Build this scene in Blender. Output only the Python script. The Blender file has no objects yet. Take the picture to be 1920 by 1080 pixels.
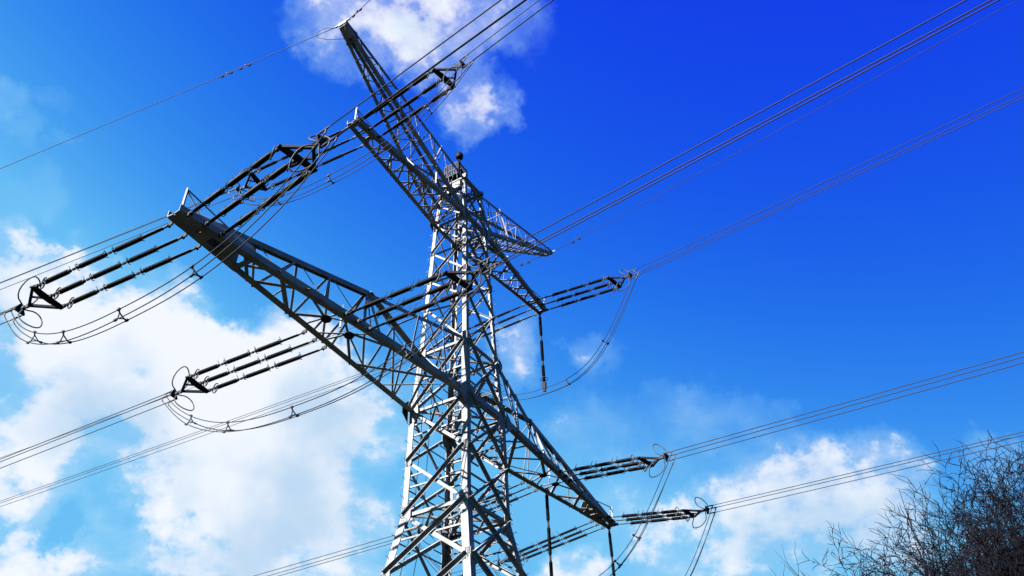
import bpy, bmesh, math, random
from mathutils import Vector as V, Matrix, Quaternion
R = math.radians
scene = bpy.context.scene
COL = scene.collection
random.seed(7)

# ------------------------------------------------------------------ camera
FOC, CAMP, YAW, PITCH, ROLL = 1489.756, V((-23.429, -16.392, 1.6)), 0.52677, 0.66974, -0.03824
cF = V((math.cos(PITCH)*math.cos(YAW), math.cos(PITCH)*math.sin(YAW), math.sin(PITCH)))
r0 = V((math.sin(YAW), -math.cos(YAW), 0)); u0 = r0.cross(cF)
cR = r0*math.cos(ROLL) + u0*math.sin(ROLL); cU = u0*math.cos(ROLL) - r0*math.sin(ROLL)
cam = bpy.data.cameras.new('camera'); camo = bpy.data.objects.new('camera', cam); COL.objects.link(camo)
camo.matrix_world = Matrix(((cR.x, cU.x, -cF.x, CAMP.x), (cR.y, cU.y, -cF.y, CAMP.y), (cR.z, cU.z, -cF.z, CAMP.z), (0, 0, 0, 1)))
cam.sensor_width = 36; cam.lens = FOC/1920*36
cam.clip_start = 0.1; cam.clip_end = 6000
scene.camera = camo
def sky_dir(u, v):                       # direction of the sky seen at a place of the photograph
    return (cF + cR*((u-960)/FOC) - cU*((v-540)/FOC)).normalized()

# ------------------------------------------------------------------ sun, exposure
SUN_D = V((-0.82, 0.30, 0.62)).normalized()
sl = bpy.data.lights.new('sun', 'SUN'); sl.energy = 4.6; sl.angle = R(0.5); sl.color = (1.0, 0.965, 0.92)
so = bpy.data.objects.new('sun', sl); COL.objects.link(so)
so.rotation_euler = SUN_D.to_track_quat('Z', 'Y').to_euler()
scene.view_settings.view_transform = 'Standard'; scene.view_settings.look = 'None'
EXPO = 2.9
scene.view_settings.exposure = EXPO; scene.view_settings.gamma = 1.0
scene.view_settings.use_curve_mapping = False

# ------------------------------------------------------------------ world: sky + clouds by direction
world = bpy.data.worlds.new('World'); scene.world = world; world.use_nodes = True
nt = world.node_tree; N = nt.nodes; L = nt.links; N.clear()
def nd(t, **k):
    n = N.new(t)
    for a, b in k.items(): setattr(n, a, b)
    return n
def mth(op, a, b=None, c=None, clamp=False):
    n = nd('ShaderNodeMath', operation=op, use_clamp=clamp)
    for i, x in enumerate((a, b, c)):
        if x is None: continue
        if isinstance(x, (int, float)): n.inputs[i].default_value = x
        else: L.new(x, n.inputs[i])
    return n.outputs[0]
def vmth(op, a, b=None):
    n = nd('ShaderNodeVectorMath', operation=op)
    for i, x in enumerate((a, b)):
        if x is None: continue
        if isinstance(x, (tuple, list, V)): n.inputs[i].default_value = tuple(x)
        else: L.new(x, n.inputs[i])
    return n.outputs['Value'] if op == 'DOT_PRODUCT' else n.outputs[0]
def smooth(x, lo, hi, a=0.0, b=1.0):
    n = nd('ShaderNodeMapRange', interpolation_type='SMOOTHSTEP')
    L.new(x, n.inputs[0])
    for i, q in enumerate((lo, hi, a, b)): n.inputs[1+i].default_value = q
    return n.outputs[0]
def mixc(f, a, b):
    n = nd('ShaderNodeMix', data_type='RGBA')
    for s, x in ((n.inputs['Factor'], f), (n.inputs[6], a), (n.inputs[7], b)):
        if isinstance(x, (int, float)): s.default_value = x
        elif isinstance(x, tuple): s.default_value = (*x, 1)
        else: L.new(x, s)
    return n.outputs[2]
def noise(vec, scale, det=6, rough=0.55):
    n = nd('ShaderNodeTexNoise'); n.inputs['Scale'].default_value = scale
    n.inputs['Detail'].default_value = det; n.inputs['Roughness'].default_value = rough
    L.new(vec, n.inputs['Vector']); return n
tc = nd('ShaderNodeTexCoord'); DIR = tc.outputs['Generated']
DIRN = vmth('NORMALIZE', DIR)
sky = nd('ShaderNodeTexSky', sky_type='NISHITA'); sky.sun_disc = False
sky.sun_elevation = math.asin(SUN_D.z); sky.sun_rotation = math.atan2(SUN_D.x, SUN_D.y)
sky.air_density = 1.0; sky.dust_density = 0.6; sky.ozone_density = 3.0
sp = nd('ShaderNodeSeparateColor'); L.new(sky.outputs[0], sp.inputs[0])
# the photograph's strongly saturated rendering of the clear sky: keep Nishita's hue run, deepen it
bb = mth('MAXIMUM', sp.outputs[2], 1e-4)
rr = mth('DIVIDE', sp.outputs[0], bb); gg = mth('DIVIDE', sp.outputs[1], bb)
# (deep blue high up and away from the sun, cyan towards the horizon and the sun's side)
SKY_B = 0.84
SKY_K = 1.0/(0.1*2**EXPO)
def run(a, b, lo, hi):
    e = mth('EXPONENT', mth('ADD', vmth('DOT_PRODUCT', DIRN, b), a))
    return mth('MINIMUM', mth('MAXIMUM', e, lo), hi)
g1_ = mth('MULTIPLY', mth('POWER', mth('DIVIDE', gg, .53), .5), run(1.801, (-1.148, 1.218, -5.022), .045, .50))
cg = mth('MULTIPLY', g1_, SKY_K)
cr = mth('MULTIPLY', mth('ADD', mth('MULTIPLY', mth('POWER', g1_, 2.2), .58), mth('MULTIPLY', rr, .021)), SKY_K)
cb = mth('MULTIPLY', mth('ADD', mth('MULTIPLY', g1_, .25), .79), SKY_K)
cc = nd('ShaderNodeCombineColor'); L.new(cr, cc.inputs[0]); L.new(cg, cc.inputs[1]); L.new(cb, cc.inputs[2])
# clouds: soft banks at fixed bearings, broken up by noise
n1 = noise(DIRN, 7.0, 7, 0.6); n2 = noise(DIRN, 22.0, 6, 0.62)
warp = vmth('ADD', vmth('MULTIPLY', vmth('SUBTRACT', n1.outputs['Color'], (0.5, 0.5, 0.5)), (0.13, 0.13, 0.13)),
            vmth('MULTIPLY', vmth('SUBTRACT', n2.outputs['Color'], (0.5, 0.5, 0.5)), (0.06, 0.06, 0.06)))
WD = vmth('NORMALIZE', vmth('ADD', DIRN, warp))
BANKS = [  # (u, v, radius, weight)
 (590,0,60,.6),(650,25,60,.55),(700,10,60,.5),(745,60,50,.6),(785,85,50,.8),(830,15,70,.8),(800,30,60,.6),(900,15,70,.7),(955,25,55,.4),(840,75,40,.4),(645,95,50,.4),(600,60,40,.25),(1000,55,35,.15),(690,70,50,.3),
 (870,150,40,.5),(885,175,42,.6),(905,205,42,.65),(862,180,35,.5),(888,232,32,.5),(925,165,32,.35),(855,120,35,.4),
 (0,200,40,.5),(85,180,28,.22),(60,258,32,.22),(140,265,22,.22),(95,362,48,.36),(0,370,26,.2),(20,440,55,.45),
 (10,480,70,.9),(50,570,110,1),(150,570,100,1),(250,600,90,1),(330,620,80,1),(385,690,80,1),(100,680,130,1.1),(250,720,150,1.2),(400,770,120,1.1),
 (500,700,100,.9),(570,760,110,1),(620,850,90,1),(500,850,130,1.1),(350,850,110,1),(620,960,80,.9),(500,950,110,1.1),(400,1010,110,1.1),(540,1040,100,1),
 (330,1045,60,.9),(560,650,60,.6),(700,950,50,.5),(680,740,50,.45),(700,810,70,.5),(0,760,110,1),(150,800,90,.8),(60,900,90,.7),(230,930,80,.75),(110,1050,110,.8),
 (200,1075,70,.7),(20,1070,60,.6),(690,1075,60,.8),(620,640,50,.35),
 (970,660,50,.6),(1005,640,35,.45),(1130,670,40,.4),(1118,705,30,.3),
 (1100,825,55,.42),(1160,815,50,.42),(1060,850,45,.4),(1260,800,50,.22),(1350,792,60,.36),(1425,785,45,.28),
 (1640,925,95,.6),(1550,940,100,.6),(1450,960,100,.6),(1370,985,95,.6),(1310,1020,95,.65),(1250,1075,90,.65),(1440,1030,90,.6),(1560,1000,80,.5),(1500,895,70,.3),(1400,900,60,.25),
 (1690,915,60,.4),(1500,890,60,.25),(1885,860,50,.4),(1650,1060,70,.25),(1090,1078,48,1.1),(1055,1088,40,.9),(1130,1088,40,.9),
 (730,760,70,.35),(740,930,60,.35),(690,1000,70,.4),(1180,1000,80,.25),(1080,960,70,.2),(1240,930,80,.25),(1720,985,90,.45),(1620,1010,90,.4),(175,985,65,-.7),(90,985,50,-.5),(60,862,50,-.35),(150,872,45,-.3),(300,978,50,-.5),(470,605,45,-.5),(720,850,45,-.4),(590,640,50,-.3),(245,660,50,-.5)]
acc = None
def bank_sum(items, vec):
    acc = None
    for (u, v, rad, w) in items:
        d = sky_dir(u, v)
        dd = (d - cF*0)  # bearing only
        ang = rad*1.6/FOC*(cF.dot(d)**2)
        c0 = math.cos(ang)
        dp = vmth('DOT_PRODUCT', vec, tuple(dd))
        s = smooth(dp, c0, 1.0, 0.0, w)
        acc = s if acc is None else mth('ADD', acc, s)
    return acc
cov = bank_sum(BANKS, WD)
# banks outside the frame so the sky round about is not empty
rb = random.Random(3)
n3 = noise(vmth('MULTIPLY', DIRN, (1.0, 1.0, 1.7)), 11.0, 8, 0.6)
fine = mth('ADD', mth('MULTIPLY', mth('SUBTRACT', n3.outputs[0], 0.5), 2.4), mth('MULTIPLY', mth('SUBTRACT', n2.outputs[0], 0.5), 1.0))
covc = mth('MULTIPLY', mth('SUBTRACT', 1.0, mth('EXPONENT', mth('MULTIPLY', mth('MAXIMUM', cov, 0.0), -0.95))), 1.15)
covc = mth('ADD', covc, smooth(cov, 1.6, 4.0, 0.0, 0.55))
n5 = noise(vmth('MULTIPLY', DIRN, (1.0, 1.0, 1.5)), 5.5, 4, 0.5)
big = mth('MULTIPLY', mth('SUBTRACT', n5.outputs[0], 0.5), 1.9)
fine = mth('ADD', fine, big)
dens = mth('ADD', covc, mth('MULTIPLY', fine, smooth(cov, 0.0, 0.6, 0.0, 1.0)))
alpha = smooth(dens, 0.20, 1.22)
veil = mth('MULTIPLY', mth('MULTIPLY', covc, smooth(mth('ADD', mth('MULTIPLY', n5.outputs[0], .5), mth('MULTIPLY', n3.outputs[0], .5)), 0.36, 0.62, 0.30, 1.0)), 0.90, clamp=True)
alpha = mth('MAXIMUM', alpha, veil)
thick = smooth(cov, 0.9, 2.6)
n4 = noise(DIRN, 5.0, 5, 0.5)
shade = mth('MULTIPLY', thick, smooth(n4.outputs[0], 0.43, 0.66))
WK = SKY_K
# thin cloud lets the sky's cyan through, thick cloud is white with grey-blue hollows
litc = mixc(smooth(alpha, 0.05, 0.75), (0.36*WK, 0.76*WK, 1.0*WK), (0.93*WK, 0.965*WK, 1.03*WK))
ccol = mixc(shade, litc, (0.52*WK, 0.70*WK, 0.90*WK))
final = mixc(mth('MULTIPLY', alpha, 0.97), cc.outputs[0], ccol)
bg = nd('ShaderNodeBackground'); bg.inputs[1].default_value = 0.1
L.new(final, bg.inputs[0])
ow = nd('ShaderNodeOutputWorld'); L.new(bg.outputs[0], ow.inputs[0])
world.cycles.sampling_method = 'MANUAL'; world.cycles.sample_map_resolution = 256

# ------------------------------------------------------------------ materials
def mat(name, col, rough=0.5, metal=0.0, var=0.0, scale=3.0, spec=0.5, bump=0.0):
    m = bpy.data.materials.new(name); m.use_nodes = True
    t = m.node_tree; b = t.nodes['Principled BSDF']
    b.inputs['Base Color'].default_value = (*col, 1); b.inputs['Roughness'].default_value = rough
    b.inputs['Metallic'].default_value = metal; b.inputs['Specular IOR Level'].default_value = spec
    if var:
        c = t.nodes.new('ShaderNodeTexCoord'); n = t.nodes.new('ShaderNodeTexNoise')
        n.inputs['Scale'].default_value = scale; n.inputs['Detail'].default_value = 6
        t.links.new(c.outputs['Object'], n.inputs['Vector'])
        r = t.nodes.new('ShaderNodeValToRGB'); r.color_ramp.elements[0].position = .3; r.color_ramp.elements[1].position = .7
        r.color_ramp.elements[0].color = (*[x*(1-var) for x in col], 1); r.color_ramp.elements[1].color = (*[x*(1+var) for x in col], 1)
        t.links.new(n.outputs[0], r.inputs[0]); t.links.new(r.outputs[0], b.inputs['Base Color'])
        mr = t.nodes.new('ShaderNodeMapRange'); mr.inputs[3].default_value = rough-.12; mr.inputs[4].default_value = rough+.12
        t.links.new(n.outputs[0], mr.inputs[0]); t.links.new(mr.outputs[0], b.inputs['Roughness'])
        if bump:
            bp = t.nodes.new('ShaderNodeBump'); bp.inputs['Strength'].default_value = bump
            t.links.new(n.outputs[0], bp.inputs['Height']); t.links.new(bp.outputs[0], b.inputs['Normal'])
    return m
STEEL = mat('galvanised steel', (.112, .114, .120), .6, 0, .34, 1.6, .12)
DSTEEL = mat('weathered fittings', (.015, .015, .017), .6, 0, .25, 6, .06)
PORC = mat('dark glazed porcelain', (.0018, .0015, .0015), .5, spec=.06)
ALU = mat('aluminium conductor', (.012, .012, .014), .6, 0, spec=.06)
RING = mat('galvanised fittings', (.026, .026, .028), .6, 0, spec=.1)
PLATE = mat('dark steel plate', (.010, .010, .012), .7, 0, .2, 5, .06)
WHITE = mat('off white painted panel', (.13, .13, .115), .6, 0, .1, 4, .2)
BLACK = mat('black housing', (.004, .004, .004), .6, spec=.05)
BARK = mat('winter bark', (.0014, .0012, .0020), .9, 0, .35, 5, .1)
TWIG = mat('winter twigs', (.0016, .0012, .0030), .9, 0, .25, 3, .1)
GRASS = mat('meadow grass', (.006, .0085, .0035), .95, 0, .35, .3, .1)

# ------------------------------------------------------------------ mesh helpers
class MB:
    def __init__(s): s.v = []; s.f = []
    def add(s, vs, fs):
        o = len(s.v); s.v += [tuple(x) for x in vs]; s.f += [tuple(i+o for i in f) for f in fs]
    def prism(s, poly0, poly1):
        n = len(poly0)
        s.add(list(poly0)+list(poly1), [tuple(range(n-1, -1, -1)), tuple(range(n, 2*n))] + [(i, (i+1) % n, n+(i+1) % n, n+i) for i in range(n)])
    def angle(s, p0, p1, w, d1, d2, t=None, w2=None):           # L section: heel on p0-p1, flanges along d1 and d2
        p0 = V(p0); p1 = V(p1); a = (p1-p0).normalized()
        d1 = V(d1); d1 = (d1-a*a.dot(d1)).normalized()
        d2 = V(d2); d2 = (d2-a*a.dot(d2)); d2 = (d2-d1*d1.dot(d2)).normalized()
        t = t or max(.012, w*.09); w2 = w2 or w
        q = [V((0, 0, 0)), d1*w, d1*w+d2*t, d1*t+d2*t, d1*t+d2*w2, d2*w2]
        s.prism([p0+x for x in q], [p1+x for x in q])
    def bar(s, p0, p1, wx, wy, up=(0, 0, 1)):
        p0 = V(p0); p1 = V(p1); a = (p1-p0).normalized(); u = V(up)
        if abs(a.dot(u)) > .98: u = V((1, 0, 0))
        x = a.cross(u).normalized(); y = x.cross(a).normalized()
        q = [-x*wx/2-y*wy/2, x*wx/2-y*wy/2, x*wx/2+y*wy/2, -x*wx/2+y*wy/2]
        s.prism([p0+k for k in q], [p1+k for k in q])
    def box(s, c, sz):
        c = V(c); h = V(sz)/2
        s.bar(c-V((0, 0, h.z)), c+V((0, 0, h.z)), sz[0], sz[1], (0, 1, 0))
    def tube(s, pts, r, n=6, closed=False):
        pts = [V(p) for p in pts]; m = len(pts)
        rs = r if isinstance(r, (list, tuple)) else [r]*m
        rings = []; x = None
        for i, p in enumerate(pts):
            a = (pts[(i+1) % m] if (closed or i < m-1) else p) - (pts[i-1] if (closed or i > 0) else p)
            a = a.normalized() if a.length > 1e-9 else V((0, 0, 1))
            if x is None:
                x = a.cross(V((0, 0, 1)));  x = V((1, 0, 0)) if x.length < 1e-3 else x.normalized()
            x = (x-a*a.dot(x)); x = x.normalized() if x.length > 1e-6 else a.orthogonal().normalized()
            y = a.cross(x)
            rings.append([p+(x*math.cos(k*2*math.pi/n)+y*math.sin(k*2*math.pi/n))*rs[i] for k in range(n)])
        vs = [q for g in rings for q in g]; fs = []
        for i in range(m if closed else m-1):
            j = (i+1) % m
            fs += [(i*n+k, i*n+(k+1) % n, j*n+(k+1) % n, j*n+k) for k in range(n)]
        if not closed: fs += [tuple(range(n-1, -1, -1)), tuple((m-1)*n+k for k in range(n))]
        s.add(vs, fs)
    def lathe(s, prof, n=12):                                     # profile (r, z) about local z
        vs = [(r*math.cos(k*2*math.pi/n), r*math.sin(k*2*math.pi/n), z) for r, z in prof for k in range(n)]
        m = len(prof)
        fs = [(i*n+k, i*n+(k+1) % n, (i+1)*n+(k+1) % n, (i+1)*n+k) for i in range(m-1) for k in range(n)]
        fs += [tuple(range(n-1, -1, -1)), tuple((m-1)*n+k for k in range(n))]
        s.add(vs, fs)
    def plate(s, pts, nrm, t):                                    # flat polygon given thickness
        h = V(nrm).normalized()*t/2; pts = [V(p) for p in pts]
        s.prism([p-h for p in pts], [p+h for p in pts])
    def mesh(s, name, m, smooth=False):
        me = bpy.data.meshes.new(name); me.from_pydata(s.v, [], s.f); me.update()
        bm = bmesh.new(); bm.from_mesh(me); bmesh.ops.recalc_face_normals(bm, faces=bm.faces); bm.to_mesh(me); bm.free()
        me.materials.append(m)
        if smooth: me.polygons.foreach_set('use_smooth', [True]*len(me.polygons))
        return me
def link(name, data, parent=None):
    o = bpy.data.objects.new(name, data); COL.objects.link(o)
    if parent is not None: o.parent = parent
    return o
def obj(name, mb, m, parent=None, smooth=False):
    return link(name, mb.mesh(name, m, smooth), parent)
def tag(o, label=None, cat=None, group=None, kind=None):
    if label: o['label'] = label
    if cat: o['category'] = cat
    if group: o['group'] = group
    if kind: o['kind'] = kind
    return o
def frame(z, up=(0, 0, 1)):                                       # rotation whose local z is the given direction, y as near up as can be
    z = V(z).normalized(); u = V(up); x = u.cross(z).normalized(); y = z.cross(x)
    return Matrix(((x.x, y.x, z.x), (x.y, y.y, z.y), (x.z, y.z, z.z)))
def place(o, p, M): o.matrix_world = Matrix.Translation(V(p)) @ M.to_4x4()

# ------------------------------------------------------------------ ground
def ground():
    n = 60; S = 3000; vs = []; fs = []
    for i in range(n+1):
        for j in range(n+1):
            a = (i/n*2-1); b = (j/n*2-1)
            x = S*a*abs(a)**1.5; y = S*b*abs(b)**1.5
            vs.append((x, y, -.15+.1*math.sin(x*.08)*math.cos(y*.06)))
    for i in range(n):
        for j in range(n):
            fs.append((i*(n+1)+j, (i+1)*(n+1)+j, (i+1)*(n+1)+j+1, i*(n+1)+j+1))
    m = MB(); m.add(vs, fs)
    tag(obj('ground', m, GRASS), kind='structure')
ground()

# ------------------------------------------------------------------ pylon
Z1, Z2, Z3, Z4, Z5 = 17.582, 20.354, 27.825, 29.2, 30.455
WT = [(0, 3.8), (13.256, 1.458), (17.582, 1.387), (20.354, 1.21), (27.825, .914), (30.455, .717)]
def W(z):
    for (a, wa), (b, wb) in zip(WT, WT[1:]):
        if z <= b: return wa+(wb-wa)*(z-a)/(b-a)
    return WT[-1][1]
LEG = [(-1, -1), (1, -1), (1, 1), (-1, 1)]                        # near, right, far, left
def lp(k, z): return V((LEG[k % 4][0]*W(z), LEG[k % 4][1]*W(z), z))
pylon = link('lattice_pylon', None)
tag(pylon, 'tall grey galvanised steel lattice pylon with three crossarms', 'pylon')
LEVELS = [0, 4.6, 8.6, 11.1, 13.256, 15.4, 17.582, 20.354, 22.75, 24.35, 26.05, 27.825, 29.2, 30.455]
def legsize(z): return .30 if z < 13 else .25 if z < 18 else .20 if z < 26 else .17
for k in range(4):
    m = MB(); sx, sy = LEG[k]
    for a, b in zip(LEVELS, LEVELS[1:]):
        s = legsize(a)
        m.angle(lp(k, a-.3 if a == 0 else a), lp(k, b), s, (-sx, 0, 0), (0, -sy, 0), t=.028)
    leg = obj('leg', m, STEEL, pylon)
    bolt = MB()
    for z in LEVELS[1:-1]:
        big = z in (13.256, 17.582, 20.354, 27.825)
        s = legsize(z)*(1.0 if big else .8); h = s*(1.35 if big else .9)
        for dx, dy, nn in ((-sx, 0, (0, sy, 0)), (0, -sy, (sx, 0, 0))):
            d = V((dx, dy, 0)); c = lp(k, z)+V(nn)*.012
            wd = s*(1.75 if big else 1.45)
            arm_ = z in (17.582, 20.354, 27.825) and nn[1] != 0
            if arm_:
                wd = {17.582: .52, 20.354: .36, 27.825: .36}[z]; h = wd*.95
            if arm_:
                g = MB(); g.plate([c-d*wd*.9+V((0, 0, -h*.35)), c-d*wd*.2+V((0, 0, -h)), c-d*wd*.2+V((0, 0, h)), c-d*wd*.9+V((0, 0, h*.35))], nn, .02); obj('gusset_plate', g, PLATE if sy > 0 else STEEL, leg)  # plates on the away side are coloured dark to stand in for shade
            g = MB(); g.plate([c+d*.01+V((0, 0, -h)), c+d*wd*.7+V((0, 0, -h)), c+d*wd+V((0, 0, -h*.45)), c+d*wd+V((0, 0, h*.45)), c+d*wd*.7+V((0, 0, h)), c+d*.01+V((0, 0, h))], nn, .02)
            obj('gusset_plate', g, STEEL, leg)
            for i in range(7):
                for jx in (.25, .62):
                    p = c+d*s*jx+V((0, 0, -h*.85+h*1.7*i/6))+V(nn)*.016
                    bolt.bar(p-V(nn)*.012, p+V(nn)*.014, .034, .034)
    tag(obj('bolt', bolt, DSTEEL, leg), kind='stuff')
    if k in (1, 3):
        st = MB(); z = 3.0; i = 0
        while z < 29.5:
            p = lp(k, z); d = V((-sx, 0, 0)) if False else V((sx, 0, 0)) if i % 2 else V((0, sy, 0))
            st.tube([p-d*.03, p+d*.16, p+d*.16+V((0, 0, .025))], .011, 5); z += .38; i += 1
        tag(obj('step_bolt', st, STEEL, leg), kind='stuff')
# body bracing, one mesh per member
def face_member(name, p0, p1, nrm, w, outward, shelf=False):
    m = MB(); nn = V(nrm)
    off = nn*(.020 if outward else -.045)
    a = (V(p1)-V(p0)).normalized(); side = nn.cross(a)
    if side.z < 0: side = -side
    if outward: m.angle(V(p0)+off+side*w*.5, V(p1)+off+side*w*.5, w, -side, nn)
    elif shelf: m.angle(V(p0)+off+side*w*.5, V(p1)+off+side*w*.5, w, -side, -nn, w2=w*.9)
    else: m.angle(V(p0)+off-side*w*.5, V(p1)+off-side*w*.5, w, side, -nn)
    return obj(name, m, STEEL, pylon)
NRM = [(0, -1, 0), (1, 0, 0), (0, 1, 0), (-1, 0, 0)]              # face between leg k and k+1
for k in range(4):
    nn = NRM[k]; q = k+1
    for i, (a, b) in enumerate(zip(LEVELS[:-1], LEVELS[1:])):
        w = .145 if b < 14 else .12 if b < 21 else .09 if b < 28 else .075
        ins = .10
        t = (lp(q, a)-lp(k, a)).normalized()
        p00, p01, p10, p11 = lp(k, a)+t*ins, lp(q, a)-t*ins, lp(k, b)+t*ins, lp(q, b)-t*ins
        # on the near-left face the members falling towards the near leg lie flat outside
        face_member('diagonal_brace', p10, p01, nn, w, k in (0, 2), k == 1)
        face_member('diagonal_brace', p00, p11, nn, w, k in (0, 2, 3), k == 1)
        if b in (13.256, 17.582, 20.354, 27.825, 30.455, 8.6):
            face_member('horizontal_strut', p10, p11, nn, w*.9, False, k == 1)
        if b <= 20.4 and a >= 8:
            zm = a+(b-a)*W(a)/(W(a)+W(b))
            face_member('horizontal_strut', lp(k, zm)+t*ins, lp(q, zm)-t*ins, nn, .06, False, k == 1)
        if 12 <= b <= 20.4:
            mid = (p00+p11+p01+p10)/4
            for (e0, e1) in ((p00, p10), (p01, p11)):
                face_member('secondary_brace', e0*.72+e1*.28, (e0*.45+mid*.55), nn, .05, False, k == 1)
                face_member('secondary_brace', e0*.28+e1*.72, (e1*.45+mid*.55), nn, .05, False, k == 1)
        if b < 12:                                                # secondary members of the splayed foot
            mid = (p00+p11+p01+p10)/4
            for (e0, e1, f0) in ((p00, p10, mid), (p01, p11, mid)):
                face_member('secondary_brace', (e0+e1)/2, (e0+f0)/2, nn, .06, False, k == 1)
                face_member('secondary_brace', (e0+e1)/2, (e1+f0)/2, nn, .06, False, k == 1)
# plan bracing inside the body
for z in (8.6, 13.256, 17.62, 20.3, 27.87, 30.4):
    m = MB(); w = .09
    for a, b in ((0, 2), (1, 3)):
        m.angle(lp(a, z)+V((0, 0, .01*(a+1))), lp(b, z)+V((0, 0, .01*(a+1))), w, (0, 0, 1), (1, -.3, 0))
    mids = [(lp(i, z)+lp(i+1, z))/2 for i in range(4)]
    for i in range(4): m.angle(mids[i]-V((0, 0, .03)), mids[(i+1) % 4]-V((0, 0, .03)), w*.8, (0, 0, -1), (.3, 1, 0))
    obj('plan_bracing', m, STEEL, pylon)

for q in (.25, .45):
    m = MB(); m.tube([lp(3, 6)*(1-q)+lp(2, 6)*q, lp(3, 13.2)*(1-q)+lp(2, 13.2)*q, lp(3, 20.2)*(1-q)+lp(2, 20.2)*q], .014, 5); obj('safety_line', m, DSTEEL, pylon)
def lerp(a, b, t): return V(a)+(V(b)-V(a))*t
UP = V((0, 0, 1))
def node_plate(c, r, nrm, n=8, t=.02):
    m = MB(); nn = V(nrm).normalized(); x = nn.orthogonal().normalized(); y = nn.cross(x)
    m.plate([V(c)+(x*math.cos(i*2*math.pi/n)+y*math.sin(i*2*math.pi/n)*.8)*r for i in range(n)], nn, t); return m

# ---- lower crossarm, each half
for s in (-1, 1):
    tipx = 14.25
    def ch(side, x):                                              # bottom chord point at |x|
        f = (x-W(Z1))/(tipx-W(Z1)); return V((s*x, side*(W(Z1)+(.26-W(Z1))*f), Z1))
    def bm(x): return V((s*x, 0, 18.0+(13.9-x)*.268))              # top beam
    SN = bm(6.0)
    A2, B2 = V((s*W(Z2), W(Z2), Z2)), V((s*W(Z2), -W(Z2), Z2))
    c = MB()
    for side in (-1, 1):
        c.angle(ch(side, tipx), ch(side, W(Z1)), .24, (0, -side, 0), (0, 0, 1), t=.026)
        c.angle(ch(side, W(Z1)), V((0, side*W(Z1), Z1)), .24, (0, -side, 0), (0, 0, 1), t=.026)
    c.angle(bm(13.9)+V((0, .09, 0)), SN+V((0, .09, 0)), .19, (0, 0, -1), (0, -1, 0), t=.022)
    c.angle(bm(13.9)+V((0, -.1, 0)), SN+V((0, -.1, 0)), .19, (0, 0, -1), (0, 1, 0), t=.022)
    c.angle(SN, A2, .17, (0, 0, -1), (0, -1, 0)); c.angle(SN, B2, .17, (0, 0, -1), (0, 1, 0))
    arm = obj('crossarm', c, STEEL, pylon)
    # underside lattice
    l = MB()
    def bl(p, q, w=.11, dz=0): l.angle(V(p)+UP*(.03+dz), V(q)+UP*(.03+dz), w, (s, .2, 0), (0, 0, 1), w2=w*.3)
    g1, g2 = V((s*7.98, -.1, Z1+.05)), V((s*6.81, -.1, Z1+.05))
    bl(ch(1, 11.9), ch(-1, 10.6)); bl(ch(-1, 11.9), ch(1, 10.83), dz=.02)
    bl(ch(1, 10.83), ch(-1, 9.42), .15); bl(ch(-1, 10.48), ch(1, 8.85), .15, .03)
    bl(ch(1, 9.8), ch(-1, 10.0), .06, .05); bl(ch(-1, 9.42), g1, .09)
    bl(ch(1, 8.85), g1, .13); bl(ch(1, 8.16), g1, .08); bl(ch(1, 7.63), g1, .08, .02); bl(ch(-1, 7.9), g1, .08)
    bl(g1, ch(-1, 6.9), .08, .02); bl(g2, ch(-1, 7.9), .08, .04)
    bl(ch(1, 7.63), g2, .08); bl(ch(1, 7.08), g2, .09); bl(ch(1, 5.35), g2, .10); bl(g2, ch(-1, 6.3), .07); bl(g2, ch(-1, 4.6), .14, .02)
    bl(g2, ch(1, 4.2), .06, .04); bl(ch(1, 5.35), ch(-1, 2.4), .15); bl(ch(-1, 5.5), ch(1, 3.6), .10, .03)
    bl(ch(-1, 3.9), lerp(ch(1, 5.35), ch(-1, 2.4), .55), .10, .05)
    bl(ch(1, 3.6), ch(-1, 2.0), .07, .06); bl(ch(-1, 3.6), ch(1, 1.5), .10, .04)
    obj('lattice', l, STEEL, arm)
    for g in (g1, g2): obj('gusset_plate', node_plate(g, .24, (0, 0, 1)), PLATE, arm)
    # side lattices
    for side in (-1, 1):
        l = MB()
        def sl_(p, q, w=.085):
            l.angle(V(p)+V((0, side*.02, 0)), V(q)+V((0, side*.02, 0)), w, (s, 0, .3), (0, -side, 0), w2=w*.35)
        zig = [(bm(11.3), ch(side, 10.6)), (bm(9.49), ch(side, 10.6)), (bm(9.49), ch(side, 8.75)), (bm(7.94), ch(side, 8.75)), (bm(7.94), ch(side, 7.0)),
               (SN, ch(side, 7.0)), (SN, ch(side, 6.6))]
        T2 = V((s*W(Z2), side*W(Z2), Z2))
        zig += [(SN, ch(side, 4.6)), (lerp(SN, T2, .5), ch(side, 4.6)), (lerp(SN, T2, .5), ch(side, 2.6)), (T2, ch(side, 2.6)), (lerp(SN, T2, .75), ch(side, 2.6))]
        for p, q in zig: sl_(p, q)
        obj('lattice', l, STEEL, arm)
    p = MB(); p.angle(SN-UP*.1, V((SN.x, -.75, Z1+.25)), .10, (1, 0, 0), (0, -1, 0)); obj('hanger_post', p, STEEL, arm)
    p = MB(); p.angle(lerp(g1, g2, .55)+UP*.05, lerp(g1, g2, .55)+UP*1.0, .08, (1, 0, 0), (0, -1, 0)); obj('hanger_post', p, STEEL, arm)
    # plan member between the two upper chords
    p = MB(); p.angle(lerp(SN, A2, .5), lerp(SN, B2, .5), .07, (s, 0, 0), (0, 0, -1), w2=.03); obj('cross_member', p, STEEL, arm)
    # closed tip box with holes made by leaving gaps between plates
    t = MB()
    for (xa, xb) in ((14.2, 13.75), (13.3, 12.95), (12.45, 12.1), (11.7, 11.5)):
        t.plate([ch(-1, xa)-UP*.014, ch(1, xa)-UP*.014, ch(1, xb)-UP*.014, ch(-1, xb)-UP*.014], (0, 0, 1), .02)
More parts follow.
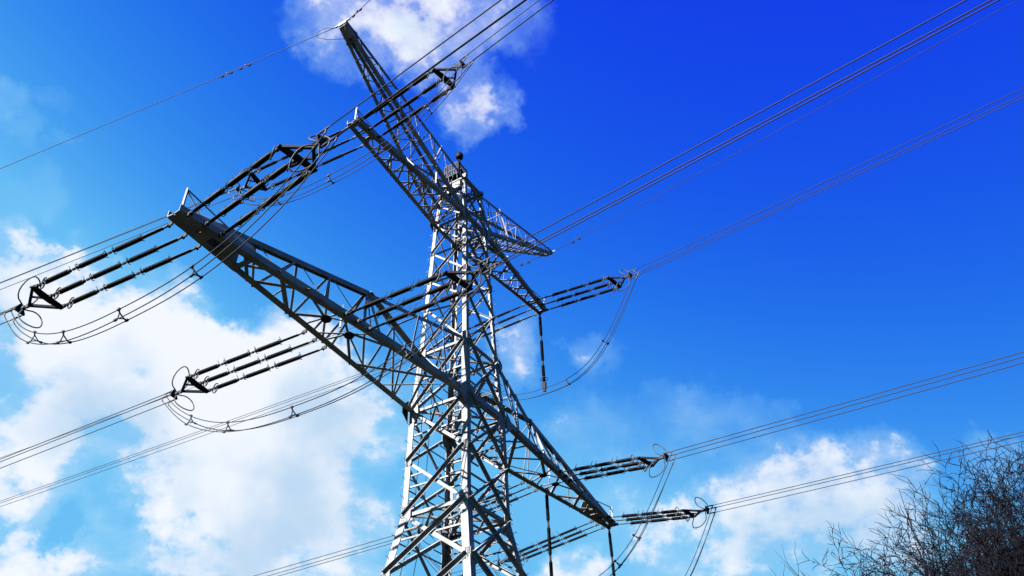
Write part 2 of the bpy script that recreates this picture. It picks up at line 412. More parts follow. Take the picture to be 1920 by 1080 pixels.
    for side in (-1, 1):
        q = V((0, side*.012, 0))
        t.plate([ch(side, 14.2)+q, ch(side, 11.5)+q, lerp(ch(side, 11.5), bm(11.7)+V((0, side*.12, 0)), .55)+q, bm(12.5)+V((0, side*.13, -.03)), bm(13.4)+V((0, side*.13, -.03)), lerp(ch(side, 14.15), bm(13.9)+V((0, side*.13, 0)), .7)+q], (0, side, .1), .018)
    obj('tip_plate', t, STEEL, arm)
    # lit vertical post with stays on the tip
    p = MB(); top = V((s*14.15, -.1, 18.62))
    p.angle(V((s*14.15, -.1, Z1+.2)), top, .09, (1, 0, 0), (0, -1, 0)); obj('end_post', p, STEEL, arm)
    p = MB()
    p.bar(top, bm(12.3), .035, .035); p.bar(top, V((s*13.6, -.2, Z1+.4)), .03, .03)
    obj('stay', p, STEEL, arm)
    for xc, off in ((13.45, .31), (7.35, .9)):
        for j in (-1, 0, 1):
            for side in (-1, 1):
                e = ch(side, xc+j*.55)+V((0, side*.02, 0))
                lug = MB(); lug.box(e+V((0, side*.09, -.02)), (.05, .2, .13)); lug.box(e+V((0, side*.16, -.06)), (.12, .05, .06)); obj('attachment_lug', lug, DSTEEL, arm)

# ---- middle crossarm
for s in (-1, 1):
    tipx = 8.05
    def ch3(side, x):
        f = (x-W(Z3))/(tipx-W(Z3)); return V((s*x, side*(W(Z3)+(.24-W(Z3))*f), Z3))
    def bm3(x): return V((s*x, 0, 28.28+(7.9-x)*.19))
    SN = bm3(4.2)
    T4 = [V((s*W(Z4), side*W(Z4), Z4)) for side in (-1, 1)]
    c = MB()
    for side in (-1, 1):
        c.angle(ch3(side, tipx), ch3(side, W(Z3)), .19, (0, -side, 0), (0, 0, 1), t=.024)
        c.angle(ch3(side, W(Z3)), V((0, side*W(Z3), Z3)), .19, (0, -side, 0), (0, 0, 1), t=.024)
        c.angle(SN, T4[(side+1)//2], .13, (0, 0, -1), (0, -side, 0))
    c.angle(bm3(7.7)+V((0, .07, 0)), SN+V((0, .07, 0)), .15, (0, 0, -1), (0, -1, 0)); c.angle(bm3(7.7)+V((0, -.08, 0)), SN+V((0, -.08, 0)), .15, (0, 0, -1), (0, 1, 0))
    arm = obj('crossarm', c, STEEL, pylon)
    l = MB()
    xs = [7.2, 6.5, 5.8, 5.0, 4.2, 3.3, 2.4, 1.6]
    for i, (a, b) in enumerate(zip(xs, xs[1:])):
        l.angle(ch3(1, a)+UP*.03, ch3(-1, b)+UP*.03, .085, (s, .2, 0), (0, 0, 1), w2=.03); l.angle(ch3(-1, a)+UP*.05, ch3(1, b)+UP*.05, .085, (s, .2, 0), (0, 0, 1), w2=.03)
    for x in (7.9, 7.35, 6.8, 5.4, 3.8): l.angle(ch3(1, x)+UP*.06, ch3(-1, x)+UP*.06, .09, (s, 0, 0), (0, 0, 1), w2=.03)
    obj('lattice', l, STEEL, arm)
    for side in (-1, 1):
        l = MB(); T = T4[(side+1)//2]
        zig = [(bm3(6.8), ch3(side, 7.3)), (bm3(6.8), ch3(side, 6.0)), (bm3(5.4), ch3(side, 6.0)), (bm3(5.4), ch3(side, 4.7)), (SN, ch3(side, 4.7)), (SN, ch3(side, 3.2)),
               (lerp(SN, T, .5), ch3(side, 3.2)), (lerp(SN, T, .5), ch3(side, 1.8)), (T, ch3(side, 1.8))]
        for p, q in zig: l.angle(p, q, .07, (s, 0, .3), (0, -side, 0), w2=.025)
        obj('lattice', l, STEEL, arm)
    t = MB()
    for (xa, xb) in ((8.0, 7.75), (7.05, 6.9)):
        t.plate([ch3(-1, xa)-UP*.014, ch3(1, xa)-UP*.014, ch3(1, xb)-UP*.014, ch3(-1, xb)-UP*.014], (0, 0, 1), .02)
    for side in (-1, 1):
        q = V((0, side*.012, 0))
        t.plate([ch3(side, 8.0)+q, ch3(side, 6.6)+q, ch3(side, 6.9)+q+UP*.28, ch3(side, 8.0)+q+UP*.28], (0, side, 0), .018)
    obj('tip_plate', t, STEEL, arm)
    p = MB(); top = V((s*8.0, -.1, 28.72)); p.angle(V((s*8.0, -.1, Z3+.15)), top, .08, (1, 0, 0), (0, -1, 0)); obj('end_post', p, STEEL, arm)
    p = MB(); p.angle(bm3(4.55)-UP*.05, V((s*4.55, -.55, Z3+.15)), .08, (1, 0, 0), (0, -1, 0)); obj('hanger_post', p, STEEL, arm)
    p = MB(); p.angle(V((s*5.2, .3, Z3+.05)), V((s*5.2, .3, Z3+.75)), .07, (1, 0, 0), (0, -1, 0)); obj('hanger_post', p, STEEL, arm)
    p = MB(); p.bar(top, bm3(7.3), .03, .03); p.bar(top, bm3(6.2), .03, .03); obj('stay', p, STEEL, arm)
    for j in (-1, 0, 1):
        for side in (-1, 1):
            e = ch3(side, 7.35+j*.55)+V((0, side*.02, 0)); lug = MB(); lug.box(e+V((0, side*.08, -.02)), (.05, .18, .11)); lug.box(e+V((0, side*.15, -.05)), (.1, .05, .05)); obj('attachment_lug', lug, DSTEEL, arm)

# ---- top crossarm: two raised horns carrying the earth wires
for s in (-1, 1):
    tip = {sd: V((s*9.4, sd*.2, 33.32)) for sd in (-1, 1)}
    lo = {sd: V((s*W(Z3), sd*W(Z3), Z3+.12)) for sd in (-1, 1)}; hi = {sd: V((s*W(Z5), sd*W(Z5), Z5)) for sd in (-1, 1)}
    bt = {sd: tip[sd]-UP*.30 for sd in (-1, 1)}
    c = MB()
    for sd in (-1, 1):
        c.angle(bt[sd], lo[sd], .17, (0, -sd, 0), (0, 0, 1)); c.angle(tip[sd], hi[sd], .125, (0, -sd, 0), (0, 0, -1))
        c.angle(hi[sd], V((0, sd*W(Z5), Z5)), .14, (0, -sd, 0), (0, 0, -1))
    arm = obj('crossarm', c, STEEL, pylon)
    n = 15
    ts = [1-(1-i/n)**1.25 for i in range(n+1)]
    l = MB()
    for i in range(n):
        a, b = ts[i], ts[i+1]
        if i % 2: l.angle(lerp(bt[1], lo[1], a), lerp(bt[-1], lo[-1], b), .06, (s, 0, 0), (0, 0, 1), w2=.02)
        else: l.angle(lerp(bt[-1], lo[-1], a), lerp(bt[1], lo[1], b), .06, (s, 0, 0), (0, 0, 1), w2=.02)
        l.angle(lerp(bt[-1], lo[-1], b), lerp(bt[1], lo[1], b), .05, (s, 0, 0), (0, 0, 1), w2=.02)
    obj('lattice', l, STEEL, arm)
    for sd in (-1, 1):
        l = MB()
        for i in range(0, n, 1):
            a, b = ts[i], ts[i+1]
            if i % 2: l.angle(lerp(tip[sd], hi[sd], a), lerp(bt[sd], lo[sd], b), .05, (s, 0, 0), (0, -sd, 0), w2=.02)
            else: l.angle(lerp(bt[sd], lo[sd], a), lerp(tip[sd], hi[sd], b), .05, (s, 0, 0), (0, -sd, 0), w2=.02)
        obj('lattice', l, STEEL, arm)
    l = MB()
    for t_ in (.25, .5, .72): l.angle(lerp(tip[-1], hi[-1], t_), lerp(tip[1], hi[1], t_), .05, (s, 0, 0), (0, 0, -1), w2=.02)
    for a, b in ((.5, .72), (.72, .95)): l.angle(lerp(tip[-1], hi[-1], a), lerp(tip[1], hi[1], b), .05, (s, 0, 0), (0, 0, -1), w2=.02)
    obj('lattice', l, STEEL, arm)
    p = MB(); q = lerp(tip[-1], hi[-1], .78); p.angle(q, lerp(bt[-1], lo[-1],   .72), .07, (1, 0, 0), (0, -1, 0)); obj('hanger_post', p, STEEL, arm)
    p = MB(); q2 = lerp(bt[-1], lo[-1], .74); p.angle(q2, V((q2.x, -.72, Z3+.2)), .08, (1, 0, 0), (0, -1, 0)); obj('hanger_post', p, STEEL, arm)
    t = MB(); t.box(V((s*9.42, 0, 33.18)), (.06, .46, .2)); t.plate([bt[-1]-UP*.015, bt[1]-UP*.015, lerp(bt[1], lo[1], .06)-UP*.015, lerp(bt[-1], lo[-1], .06)-UP*.015], (0, 0, 1), .02)
    t.bar(V((s*9.42, -.42, 33.2)), V((s*9.42, .42, 33.2)), .07, .07)
    obj('tip_plate', t, STEEL, arm)

# ---- head of the tower
m = MB()
for a, b in ((0, 1), (1, 2), (2, 3), (3, 0)): m.bar(lp(a, Z5)+UP*.05, lp(b, Z5)+UP*.05, .12, .14)
m.bar(V((W(Z5), -W(Z5), Z5)), V((W(Z5)+.05, -W(Z5), Z5+.2)), .2, .2); m.bar(V((-W(Z5), -W(Z5), Z5)), V((-W(Z5), -W(Z5), Z5+.25)), .2, .2)
obj('head_frame', m, STEEL, pylon)

# ---- equipment on the head
def cabinet(p, sz, lab):
    t = link('equipment_box', None); t.location = V(p)-V((0, 0, sz[2]/2)); tag(t, lab, 'equipment box', 'pale boxes under the tower head')
    h = sz[2]
    m = MB(); m.box((0, 0, h/2), sz); o = obj('housing', m, WHITE, t)
    b = o.modifiers.new('bevel', 'BEVEL'); b.width = .02; b.segments = 2
    m = MB(); m.box((0, 0, h+.015), (sz[0]+.06, sz[1]+.06, .03)); obj('lid', m, DSTEEL, t)
    m = MB(); m.box((0, 0, -.02), (sz[0]*.8, sz[1]*.8, .04)); obj('base_tray', m, PLATE, t)
cabinet((-.80, .52, 29.82), (.22, .34, .42), 'smallest pale box beneath the tower head, left of the two larger ones')
cabinet((-.80, .10, 29.95), (.22, .26, .46), 'narrow pale box beneath the tower head, between two others')
cabinet((-.80, -.34, 30.02), (.30, .46, .40), 'widest pale box beneath the tower head, closest to the lit near leg')
cage = link('slatted_cage', None); cage.location = (-.35, .1, 30.6)
tag(cage, 'dark slatted cage standing on top of the tower head', 'cage')
m = MB()
for z in (.45, .8, 1.25): 
    for a, b in (((-.42, -.42), (.42, -.42)), ((.42, -.42), (.42, .42)), ((.42, .42), (-.42, .42)), ((-.42, .42), (-.42, -.42))): m.bar((*a, z), (*b, z), .05, .06)
m.bar((0, 0, -.15), (0, 0, .5), .22, .22)
for sx in (-1, 1):
    for sy in (-1, 1): m.bar((sx*.42, sy*.42, .45), (sx*.12, sy*.12, .02), .05, .05)
obj('cage_frame', m, DSTEEL, cage)
m = MB()
for i in range(8):
    f = -.38+.76*i/7
    for p in ((f, -.42), (f, .42), (-.42, f), (.42, f)): m.box((p[0], p[1], .85), (.045, .045, .8))
obj('slats', m, DSTEEL, cage)
m = MB(); m.plate([(-.42, -.42, .44), (.42, -.42, .44), (.42, .42, .44), (-.42, .42, .44)], (0, 0, 1), .02); obj('floor', m, PLATE, cage)
beac = link('sensor_mast', None); beac.location = (-.2, .0, 31.85)
tag(beac, 'thin mast with small black head above the slatted cage', 'sensor')
m = MB(); m.tube([(0, 0, -.6), (0, 0, .9)], .03, 8); obj('mast', m, DSTEEL, beac)
m = MB(); m.lathe([(.06, .9), (.17, .95), (.2, 1.02), (.2, 1.22), (.14, 1.3), (.05, 1.33)], 14); obj('head', m, BLACK, beac, True)
m = MB(); m.bar((-.16, 0, .72), (.16, 0, .72), .03, .03); m.lathe([(.05, .5), (.06, .52), (.06, .62), (.05, .64)], 10); obj('bracket', m, DSTEEL, beac)

# ------------------------------------------------------------------ insulator strings
SL = 4.75
def rod_mesh(ln, r0=.048, r1=.080, n=18):
    m = MB(); pr = [(.03, 0), (.055, .01), (.055, .07), (r0, .08)]
    for i in range(n):
        a = .09+(ln-.18)*i/n; b = (ln-.18)/n
        pr += [(r0, a), (r1, a+b*.35), (r1, a+b*.5), (r0, a+b*.8)]
    pr += [(r0, ln-.08), (.055, ln-.07), (.055, ln-.01), (.03, ln)]
    m.lathe(pr, 10); return m
RODS = [(.88, 1.98), (2.20, 3.28), (3.50, 4.52)]
ROD = [rod_mesh(b-a).mesh('insulator_rod', PORC, True) for a, b in RODS]
def link_mesh():
    m = MB()
    z = 0.02
    while z < .80:
        if int(z*10) % 2: m.bar((-.03, 0, z), (-.03, 0, z+.2), .014, .05); m.bar((.03, 0, z), (.03, 0, z+.2), .014, .05)
        else: m.bar((0, 0, z-.02), (0, 0, z+.2), .022, .06)
        z += .18
    m.tube([(0, 0, 0), (0, 0, .9)], .018, 6)
    return m
def joint_mesh(z0, z1):
    m = MB(); z = (z0+z1)/2
    m.tube([(0, 0, z0), (0, 0, z-.04), (0, 0, z-.04), (0, 0, z+.04), (0, 0, z+.04), (0, 0, z1)], [.026, .026, .045, .045, .026, .026], 6); return m
JOINTM = [joint_mesh(*q).mesh('joint', DSTEEL) for q in ((1.95, 2.24), (3.24, 3.54), (4.5, 4.76))]
LINKM = link_mesh().mesh('link_rod', DSTEEL)
def horn(z, out):                                                  # slim curved arcing horn
    m = MB(); pts = [(0, 0, z), (0, .10*out, z+.02), (0, .19*out, z+.06), (0, .24*out, z+.15*(1 if out > 0 else -1)*.6)]
    m.tube(pts, .012, 5); return m
def small_ring(z):
    m = MB(); pts = []
    for i in range(14):
        a = R(200)+R(260)*i/13; pts.append((.10*math.cos(a), .10*math.sin(a), z+.02*math.sin(a)))
    m.tube(pts, .013, 5); return m
HORN = [horn(z, 1).mesh('arcing_horn', DSTEEL, True) for z in (.92, 1.96, 2.24, 3.26, 3.53)]
HORN += [small_ring(z).mesh('arcing_horn', DSTEEL, True) for z in (.95, 1.95, 2.24, 3.26)]
def grading():
    m = MB(); pts = []
    for i in range(20):
        a = R(35)+R(300)*i/19; pts.append((.06*math.cos(a), .19*math.sin(a), 4.50-.16*math.cos(a)))
    m.tube(pts, .021, 6); m.bar((0, -.19, 4.45), (0, 0, 4.56), .02, .03); return m
GRAD = grading().mesh('grading_ring', RING, True)
def string(p0, p1, label, group):
    t = link('insulator_string', None); tag(t, label, 'insulator', group)
    d = V(p1)-V(p0); M = frame(d).to_4x4() @ Matrix.Diagonal((1, 1, d.length/SL, 1))
    t.matrix_world = Matrix.Translation(V(p0)) @ M
    link('link_rod', LINKM, t)
    for q in JOINTM: link('joint', q, t)
    for r, (a, b) in zip(ROD, RODS): o = link('insulator_rod', r, t); o.location = (0, 0, a)
    for h in HORN: link('arcing_horn', h, t)
    link('grading_ring', GRAD, t)
# yoke assembly, local z along the conductor
BUND = [(0, .19), (.165, -.095), (-.165, -.095)]
def yoke_meshes(BUND, fl):
    out = []
    m = MB(); ap = V((0, 0, .70))
    m.plate([(-.58, 0, -.05), (.58, 0, -.05), (.60, 0, .10), (.18, 0, .17), (-.18, 0, .17), (-.60, 0, .10)], (0, 1, 0), .05)
    m.bar((-.54, 0, .04), ap, .08, .075, (0, 1, 0)); m.bar((.54, 0, .04), ap, .08, .075, (0, 1, 0)); m.bar((0, 0, .1), (.26, 0, .38), .05, .05, (0, 1, 0))
    for j in (-1, 0, 1): m.box((j*.52, 0, -.06), (.08, .10, .14))
    out.append(('yoke_plate', m.mesh('yoke_plate', PLATE)))
    m = MB(); m.bar((0, 0, .62), (0, 0, .80), .07, .12, (0, 1, 0)); m.tube([(0, 0, .75), (0, 0, 1.02)], .035, 8); m.bar((0, 0, .85), (0, 0, .93), .10, .09, (0, 1, 0))
    out.append(('link', m.mesh('link', DSTEEL)))
    m = MB(); m.plate([(x, y*fl, 1.04) for x, y in ((-.04, .21), (.04, .21), (.19, -.07), (.19, -.12), (-.19, -.12), (-.19, -.07))], (0, 0, 1), .05)
    m.bar((0, .19*fl, 1.03), (0, -.095*fl, 1.03), .06, .06); m.bar((-.165, -.095*fl, 1.03), (.165, -.095*fl, 1.03), .06, .06)
    out.append(('clamp_plate', m.mesh('clamp_plate', DSTEEL)))
    for x, y in BUND:
        m = MB(); m.tube([(x, y, 1.02), (x, y, 1.12), (x, y, 1.14), (x, y, 1.42), (x, y, 1.46), (x, y, 1.56)], [.018, .018, .030, .030, .022, .016], 8)
        m.bar((x, y-.0, 1.4), (x+.01, y-.14, 1.36), .03, .045)
        out.append(('dead_end_clamp', m.mesh('dead_end_clamp', RING)))
    for sg in (1, -1):                                            # racket-shaped arcing loops
        m = MB(); base = V((0, .05*sg, .92)); ax = V((.22*sg, .62*sg, -.42)).normalized(); wd = V((.55, 0, .5)).normalized()
        wd = (wd-ax*ax.dot(wd)).normalized()
        pts = [base]
        for i in range(17):
            a = R(-160)+R(320)*i/16
            c = base+ax*.52; pts.append(c+ax*(.44*math.cos(a))+wd*(.24*math.sin(a)*(1.1-.25*math.cos(a))))
        pts.append(base)
        m.tube(pts, .021, 6); out.append(('arcing_loop', m.mesh('arcing_loop', RING, True)))
    return out
BN = [(x, -y) for x, y in BUND]
YM = {'f': yoke_meshes(BUND, 1), 'n': yoke_meshes(BN, -1)}

PH = {  # phase: (attach x, half width of the arm there, z, jumper sag, words)
 'T':  (-13.45, .31, Z1, 'the lower crossarm left tip'),
 'M':  (-7.35, .84, Z1, 'mid left half of lower crossarm'),
 'U':  (-7.35, .31, Z3, 'the middle crossarm left end'),
 'UR': (7.35, .31, Z3, 'the middle crossarm right end'),
 'Rin': (7.35, .84, Z1, 'mid right half of lower crossarm'),
 'Rt': (13.45, .31, Z1, 'the lower crossarm right tip')}
YK = {'Tf': (-14.46, 4.82, 16.51), 'Mf': (-8.2, 5.63, 16.94), 'Uf': (-8.3, 4.8, 26.8), 'URf': (6.45, 4.8, 26.85), 'Rinf': (6.33, 5.48, 16.39), 'Rtf': (12.5, 4.85, 16.5),
      'Tn': (-14.31, -4.91, 16.84), 'Mn': (-8.15, -5.6, 16.69), 'Un': (-8.23, -4.84, 27.0), 'URn': (6.72, -4.87, 26.92), 'Rinn': (6.01, -5.42, 16.49), 'Rtn': (12.43, -4.82, 16.54)}
SLOPE = {'Tf': -.12, 'Mf': -.154, 'Uf': -.105, 'URf': -.133, 'Rinf': -.106, 'Rtf': -.12, 'Tn': -.08, 'Mn': -.051, 'Un': -.015, 'URn': -.057, 'Rinn': -.084, 'Rtn': -.081}
AZ = {'f': R(-10.84), 'n': R(-8.97)}
def wire(name, pts, r, label, cat, group, n=5, m=ALU):
    mb = MB(); o0 = V(pts[0]); mb.tube([V(p)-o0 for p in pts], r, n)
    o = obj(name, mb, m, None, True); o.location = o0; tag(o, label, cat, group); return o
def span(p0, az, sg, slope, length, curv=1/3200):
    h = V((math.sin(az), sg*math.cos(az), 0)); out = []
    for i in range(41):
        d = length*(i/40)**1.6; out.append(V(p0)+h*d+UP*(slope*d+curv*d*d))
    return out
ENDS = {}
for ph, (ax, hw, az_, words) in PH.items():
    for sd in 'fn':
        sg = 1 if sd == 'f' else -1
        yc = V(YK[ph+sd]); way = 'towards lower left' if sd == 'f' else 'towards upper right'
        bar = V((math.cos(AZ[sd]), -sg*math.sin(AZ[sd]), 0))
        h = V((math.sin(AZ[sd]), sg*math.cos(AZ[sd]), SLOPE[ph+sd]-.03)).normalized()
        outer = -1 if ax < 0 else 1
        # strings
        for j in (-1, 0, 1):
            w = 'outermost' if j == outer else 'middle' if j == 0 else 'innermost'
            a = V((ax+j*.55, sg*(hw+.18-.035*j*(1 if ax > 0 else -1)), az_-.05)); b = yc+bar*j*.52-h*.08
            string(a, b, '%s black insulator string running %s from %s' % (w, way, words), 'tension insulator strings')
        y = link('yoke_assembly', None); M = frame(h)
        place(y, yc, M); tag(y, 'triangular yoke with loops, %s of %s' % (way.replace('towards', 'on strings going'), words), 'yoke', 'yokes joining strings to conductors')
        for nm, me in YM[sd]: link(nm, me, y)
        # conductors
        E = []
        for i, (bx, by) in enumerate(BUND if sd == 'f' else BN):
            p = yc + M @ V((bx, by, 1.5)); E.append(yc + M @ V((bx+.01, by-.14, 1.36)))
            wire('conductor', span(p, AZ[sd], sg, SLOPE[ph+sd], 320), .0160,
                 '%s conductor running %s from strings of %s' % (('single', 'right-hand', 'left-hand')[i] if sd == 'n' else ('upper', 'left-hand', 'right-hand')[i], way, words), 'power line', 'phase conductors')
        ENDS[ph+sd] = E
# jumpers
SPACER = None
def spacer_mesh():
    m = MB(); P = [V((.19, 0, 0)), V((-.10, .17, 0)), V((-.10, -.17, 0))]
    c = [p*.55 for p in P]
    for i in range(3):
        m.bar(c[i], c[(i+1) % 3], .022, .03, (0, 0, 1)); m.bar(c[i]*.95, P[i], .03, .035, (0, 0, 1)); m.bar(P[i]-V((0, 0, .05)), P[i]+V((0, 0, .05)), .055, .055, (0, 1, 0))
    return m
SPM = spacer_mesh().mesh('spacer', DSTEEL)
SPT = {'T': (.17, .30, .49, .70), 'M': (.13, .28, .49, .8), 'U': (.25, .49, .86), 'UR': (.2, .62, .83), 'Rin': (.2, .75, .84), 'Rt': (.25, .8)}
for ph, (ax, hw, az_, words) in PH.items():
    right = ax > 0
    D = 4.0 if right else 2.56
    base = None; curves = []
    ea, eb = ENDS[ph+'f'], ENDS[ph+'n']
    ca = (ea[0]+ea[1]+ea[2])/3; cb_ = (eb[0]+eb[1]+eb[2])/3
    OFF = (V((-.10, 0, .17)), V((.19, 0, 0)), V((-.10, 0, -.17)))
    for i in range(3):
        oa, ob = ea[(0, 2, 1)[i]]-ca, eb[(2, 1, 0)[i]]-cb_; pts = []
        for q in range(49):
            t = q/48; f = 1-abs(2*t-1)**2.6
            wa = max(0, 1-t/.12); wb = max(0, 1-(1-t)/.12); wa = wa*wa*(3-2*wa); wb = wb*wb*(3-2*wb)
            # the right-hand bundles bow sideways to the post insulators that hold them
            pts.append(lerp(ca, cb_, t)-UP*(D*f)+V(((1.35 if right else 0)*f*f, 0, 0))+oa*wa+ob*wb+OFF[i]*(1-wa-wb))
        curves.append(pts)
        wire('jumper_cable', pts, .0155, '%s of three jumper cables looping below %s' % (('upper', 'front', 'rear')[i], words), 'jumper cable', 'jumper loops')
    for n, t in enumerate(SPT[ph]):
        i = int(t*48); c = sum((cv[i] for cv in curves), V())/3; d = sum((cv[i+1]-cv[i] for cv in curves), V())
        # spacer frame: fit local axes to the actual cable positions
        z = d.normalized(); x = (curves[1][i]-c); x = (x-z*z.dot(x)).normalized(); y = z.cross(x)
        if (curves[0][i]-c).dot(y) < 0: y = -y; 
        zz = x.cross(y)
        o = link('spacer', SPM); Mx = Matrix(((x.x, y.x, zz.x), (x.y, y.y, zz.y), (x.z, y.z, zz.z)))
        place(o, c, Mx)
        pos = ('lowest-left', 'second', 'third', 'last')[n] if len(SPT[ph]) > 3 else ('far-side', 'middle', 'near-side')[n] if len(SPT[ph]) > 2 else ('far-side', 'near-side')[n]
        tag(o, '%s triangular spacer on the jumper loop below %s' % (pos, words), 'spacer', 'jumper spacers')
# post insulators holding the right-hand jumpers
for ph, px, py, pz, words in (('UR', 7.9, .12, Z3, 'the middle crossarm right end'), ('Rin', 8.05, .45, Z1, 'the lower right crossarm half, beside the tower'), ('Rt', 14.1, .1, Z1, 'the right tip of the lower crossarm')):
    t = link('post_insulator', None); t.location = (px, py, pz)
    tag(t, 'black post insulator hanging straight down from %s' % words, 'insulator', 'hanging post insulators')
    m = MB(); m.box((0, 0, -.06), (.16, .16, .12)); m.tube([(0, 0, -.1), (0, 0, -.3)], .05, 8); m.tube([(0, 0, -1.62), (0, 0, -1.9)], .05, 8); m.tube([(0, 0, -3.2), (0, 0, -3.5)], .05, 8)
    obj('fitting', m, DSTEEL, t)
    for z0, z1 in ((-1.65, -.25), (-3.25, -1.85), (-4.55, -3.42)):
        o = link('insulator_rod', rod_mesh(z1-z0, .058, .088, 24).mesh('insulator_rod', PORC, True), t); o.location = (0, 0, z0)
    m = MB(); m.tube([(.2*math.cos(a), .2*math.sin(a), -4.32) for a in [i*2*math.pi/20 for i in range(20)]], .016, 6, True); m.bar((-.2, 0, -4.34), (.2, 0, -4.34), .02, .02); obj('grading_ring', m, RING, t, True)
    m = MB(); m.box((0, 0, -4.72), (.14, .2, .36)); m.box((0, 0, -4.98), (.10, .14, .20)); m.box((.05, 0, -4.8), (.2, .1, .1)); obj('clamp', m, BLACK, t)

# earth wires with clamps, dampers
def earth(p, sd, slope, label):
    sg = 1 if sd == 'f' else -1
    pts = span(p, AZ[sd], sg, slope, 320)
    return wire('earth_wire', pts, .015, label, 'earth wire', 'earth wires')
earth((-9.42, -.42, 33.2), 'n', .03, 'thin earth wire leaving the top left horn towards upper right'); earth((-9.42, .42, 33.2), 'f', -.086, 'thin earth wire leaving the top left horn towards lower left')
earth((9.42, -.42, 33.2), 'n', -.031, 'thin earth wire leaving the top right horn towards upper right'); earth((9.42, .42, 33.2), 'f', -.141, 'thin earth wire leaving the top right horn towards lower left')
def damper(p0, sd, slope, d, label):
    sg = 1 if sd == 'f' else -1; h = V((math.sin(AZ[sd]), sg*math.cos(AZ[sd]), slope)).normalized()
    t = link('vibration_damper', None); place(t, V(p0)+h*d, frame(h)); tag(t, label, 'damper', 'dampers on the earth wires')
    m = MB(); m.bar((0, .03, -.04), (0, .03, .04), .05, .07); m.bar((0, 0, 0), (0, -.09, 0), .03, .03); m.tube([(0, -.09, -.22), (0, -.10, 0), (0, -.09, .22)], .008, 5); obj('clamp', m, DSTEEL, t)
    for e in (-1, 1):
        m = MB(); m.tube([(0, -.10, e*.14), (0, -.10, e*.16), (0, -.10, e*.30), (0, -.10, e*.32)], [.02, .04, .04, .02], 8); obj('weight', m, BLACK, t)
damper((-9.42, .42, 33.2), 'f', -.086, 4.7, 'upper dark damper hanging on the earth wire left of the top horn')
damper((-9.42, .42, 33.2), 'f', -.086, 5.7, 'lower dark damper hanging on the earth wire left of the top horn')
damper((-9.42, -.42, 33.2), 'n', .03, .5, 'dark damper on the earth wire just above the top left horn')
damper((9.42, -.42, 33.2), 'n', -.031, 1.6, 'small damper on the earth wire right of the top right horn')
damper((9.42, .42, 33.2), 'f', -.141, 1.2, 'small damper on the earth wire left of the top right horn')
m = MB(); pts = [V((-9.42, .42, 33.16)), V((-9.6, .9, 33.3)), V((-9.66, 1.3, 33.2)), V((-9.55, 1.35, 33.0)), V((-9.3, .95, 32.85)), V((-8.9, .25, 32.85))]
m.tube(pts, .012, 5); tag(obj('bonding_lead', m, ALU, None, True), 'thin bonding lead looping beside the top left horn tip', 'cable')

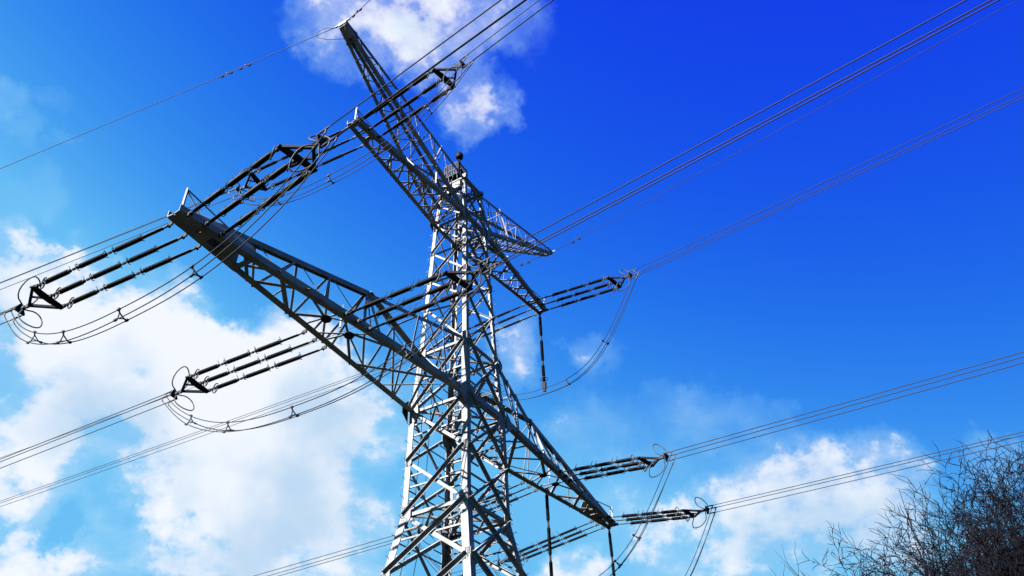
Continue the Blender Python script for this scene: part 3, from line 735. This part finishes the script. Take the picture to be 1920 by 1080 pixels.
# ------------------------------------------------------------------ bare winter trees
def bare_tree(name, label, u, v, dist, spread=.36, seed=1, levels=7, trunk_r=.34, group='bare trees'):
    rnd = random.Random(seed)
    d = sky_dir(u, v); hd = math.hypot(d.x, d.y); H = CAMP.z+dist*d.z/hd+.2
    t = link(name, None); t.location = (CAMP.x+d.x/hd*dist, CAMP.y+d.y/hd*dist, -.2); tag(t, label, 'tree', group)
    tr = MB(); tw = MB()
    RMIN = .0115
    def grow(p, dr, ln, r, lv):
        n = 5 if lv < 3 else 3; pts = [p]; rs = [r]; dr = dr.normalized(); seg = ln/n
        for i in range(n):
            w = .09+.045*lv
            dr = (dr+V((rnd.gauss(0, w), rnd.gauss(0, w), rnd.gauss(0, w*.5)))+UP*(.05 if lv < 4 else 0)).normalized()
            p = p+dr*seg; pts.append(p); rs.append(max(RMIN, r*(1-.45*(i+1)/n)))
        if lv >= levels-1: rs[-1] = RMIN*.5
        (tr if lv < 4 else tw).tube(pts, rs, 6 if lv < 2 else 4 if lv < 4 else 3)
        if lv >= levels: return
        def kid(q, sp_, l, rr, nl, az):
            x = dr.orthogonal().normalized(); y = dr.cross(x)
            grow(q, dr*math.cos(sp_)+(x*math.cos(az)+y*math.sin(az))*math.sin(sp_)+UP*.06, l, max(RMIN, rr), nl)
        a = rnd.uniform(0, 6.28)
        for k in range(2 if lv else 3):                           # fork at the end
            kid(pts[-1], spread*rnd.uniform(.5, 1.2), ln*rnd.uniform(.66, .84), rs[-1]*rnd.uniform(.68, .9), lv+1, a+k*(3.14 if lv else 2.1)+rnd.uniform(-.5, .5))
        if lv >= 1:
            for k in range(4 if lv < 4 else 3):                   # side shoots
                i = rnd.randint(1, n-1)
                kid(pts[i], rnd.uniform(.5, 1.0), ln*rnd.uniform(.38, .6), rs[i]*.45, min(levels, lv+rnd.choice((1, 2))), rnd.uniform(0, 6.28))
    grow(V((0, 0, 0)), V((0, 0, 1)), H*.27, trunk_r, 0)
    zs = sorted(p[2] for p in tr.v+tw.v); top = zs[int(len(zs)*.992)]; k = H/top
    hi_ = [p for p in tr.v+tw.v if p[2] > top*.94]; ox = sum(p[0] for p in hi_)/len(hi_)*k; oy = sum(p[1] for p in hi_)/len(hi_)*k
    for mb in (tr, tw): mb.v = [(x*k, y*k, z*k) for x, y, z in mb.v]
    t.location.x -= ox; t.location.y -= oy                       # the crown top stands where it is wanted
    obj('trunk', tr, BARK, t, True); obj('twigs', tw, TWIG, t, True)
TREES = [
 (1928, 915, 44, .42, 11, 7, 'tallest bare tree at the right edge with a dense twig crown'),
 (1858, 948, 46, .38, 23, 7, 'dense bare tree just left of the tallest tree'),
 (1716, 925, 41, .20, 35, 3, 'slim sparse bare tree with a thin crooked top above its neighbours'),
 (1772, 1035, 43, .32, 47, 6, 'leftmost low bare tree of the right-hand group with open spreading branches'),
 (1898, 925, 52, .40, 59, 6, 'bare tree behind, filling the gap between the two densest crowns'),
 (1815, 975, 50, .32, 71, 7, 'low dense bare tree behind the slim sparse one'),
 (1905, 960, 38, .36, 97, 6, 'bare tree with long upright limbs in front of the tallest one'),
 (1852, 992, 40, .34, 103, 6, 'lower bare tree in front, filling the middle of the group'),
 (1492, 1070, 60, .30, 61, 4, 'lone small bare treetop at the lower edge left of the group')]
for u, v, dist, spd, sd, lv, lab in TREES:
    bare_tree('bare_tree', lab, u, v, dist, spd, sd, lv)
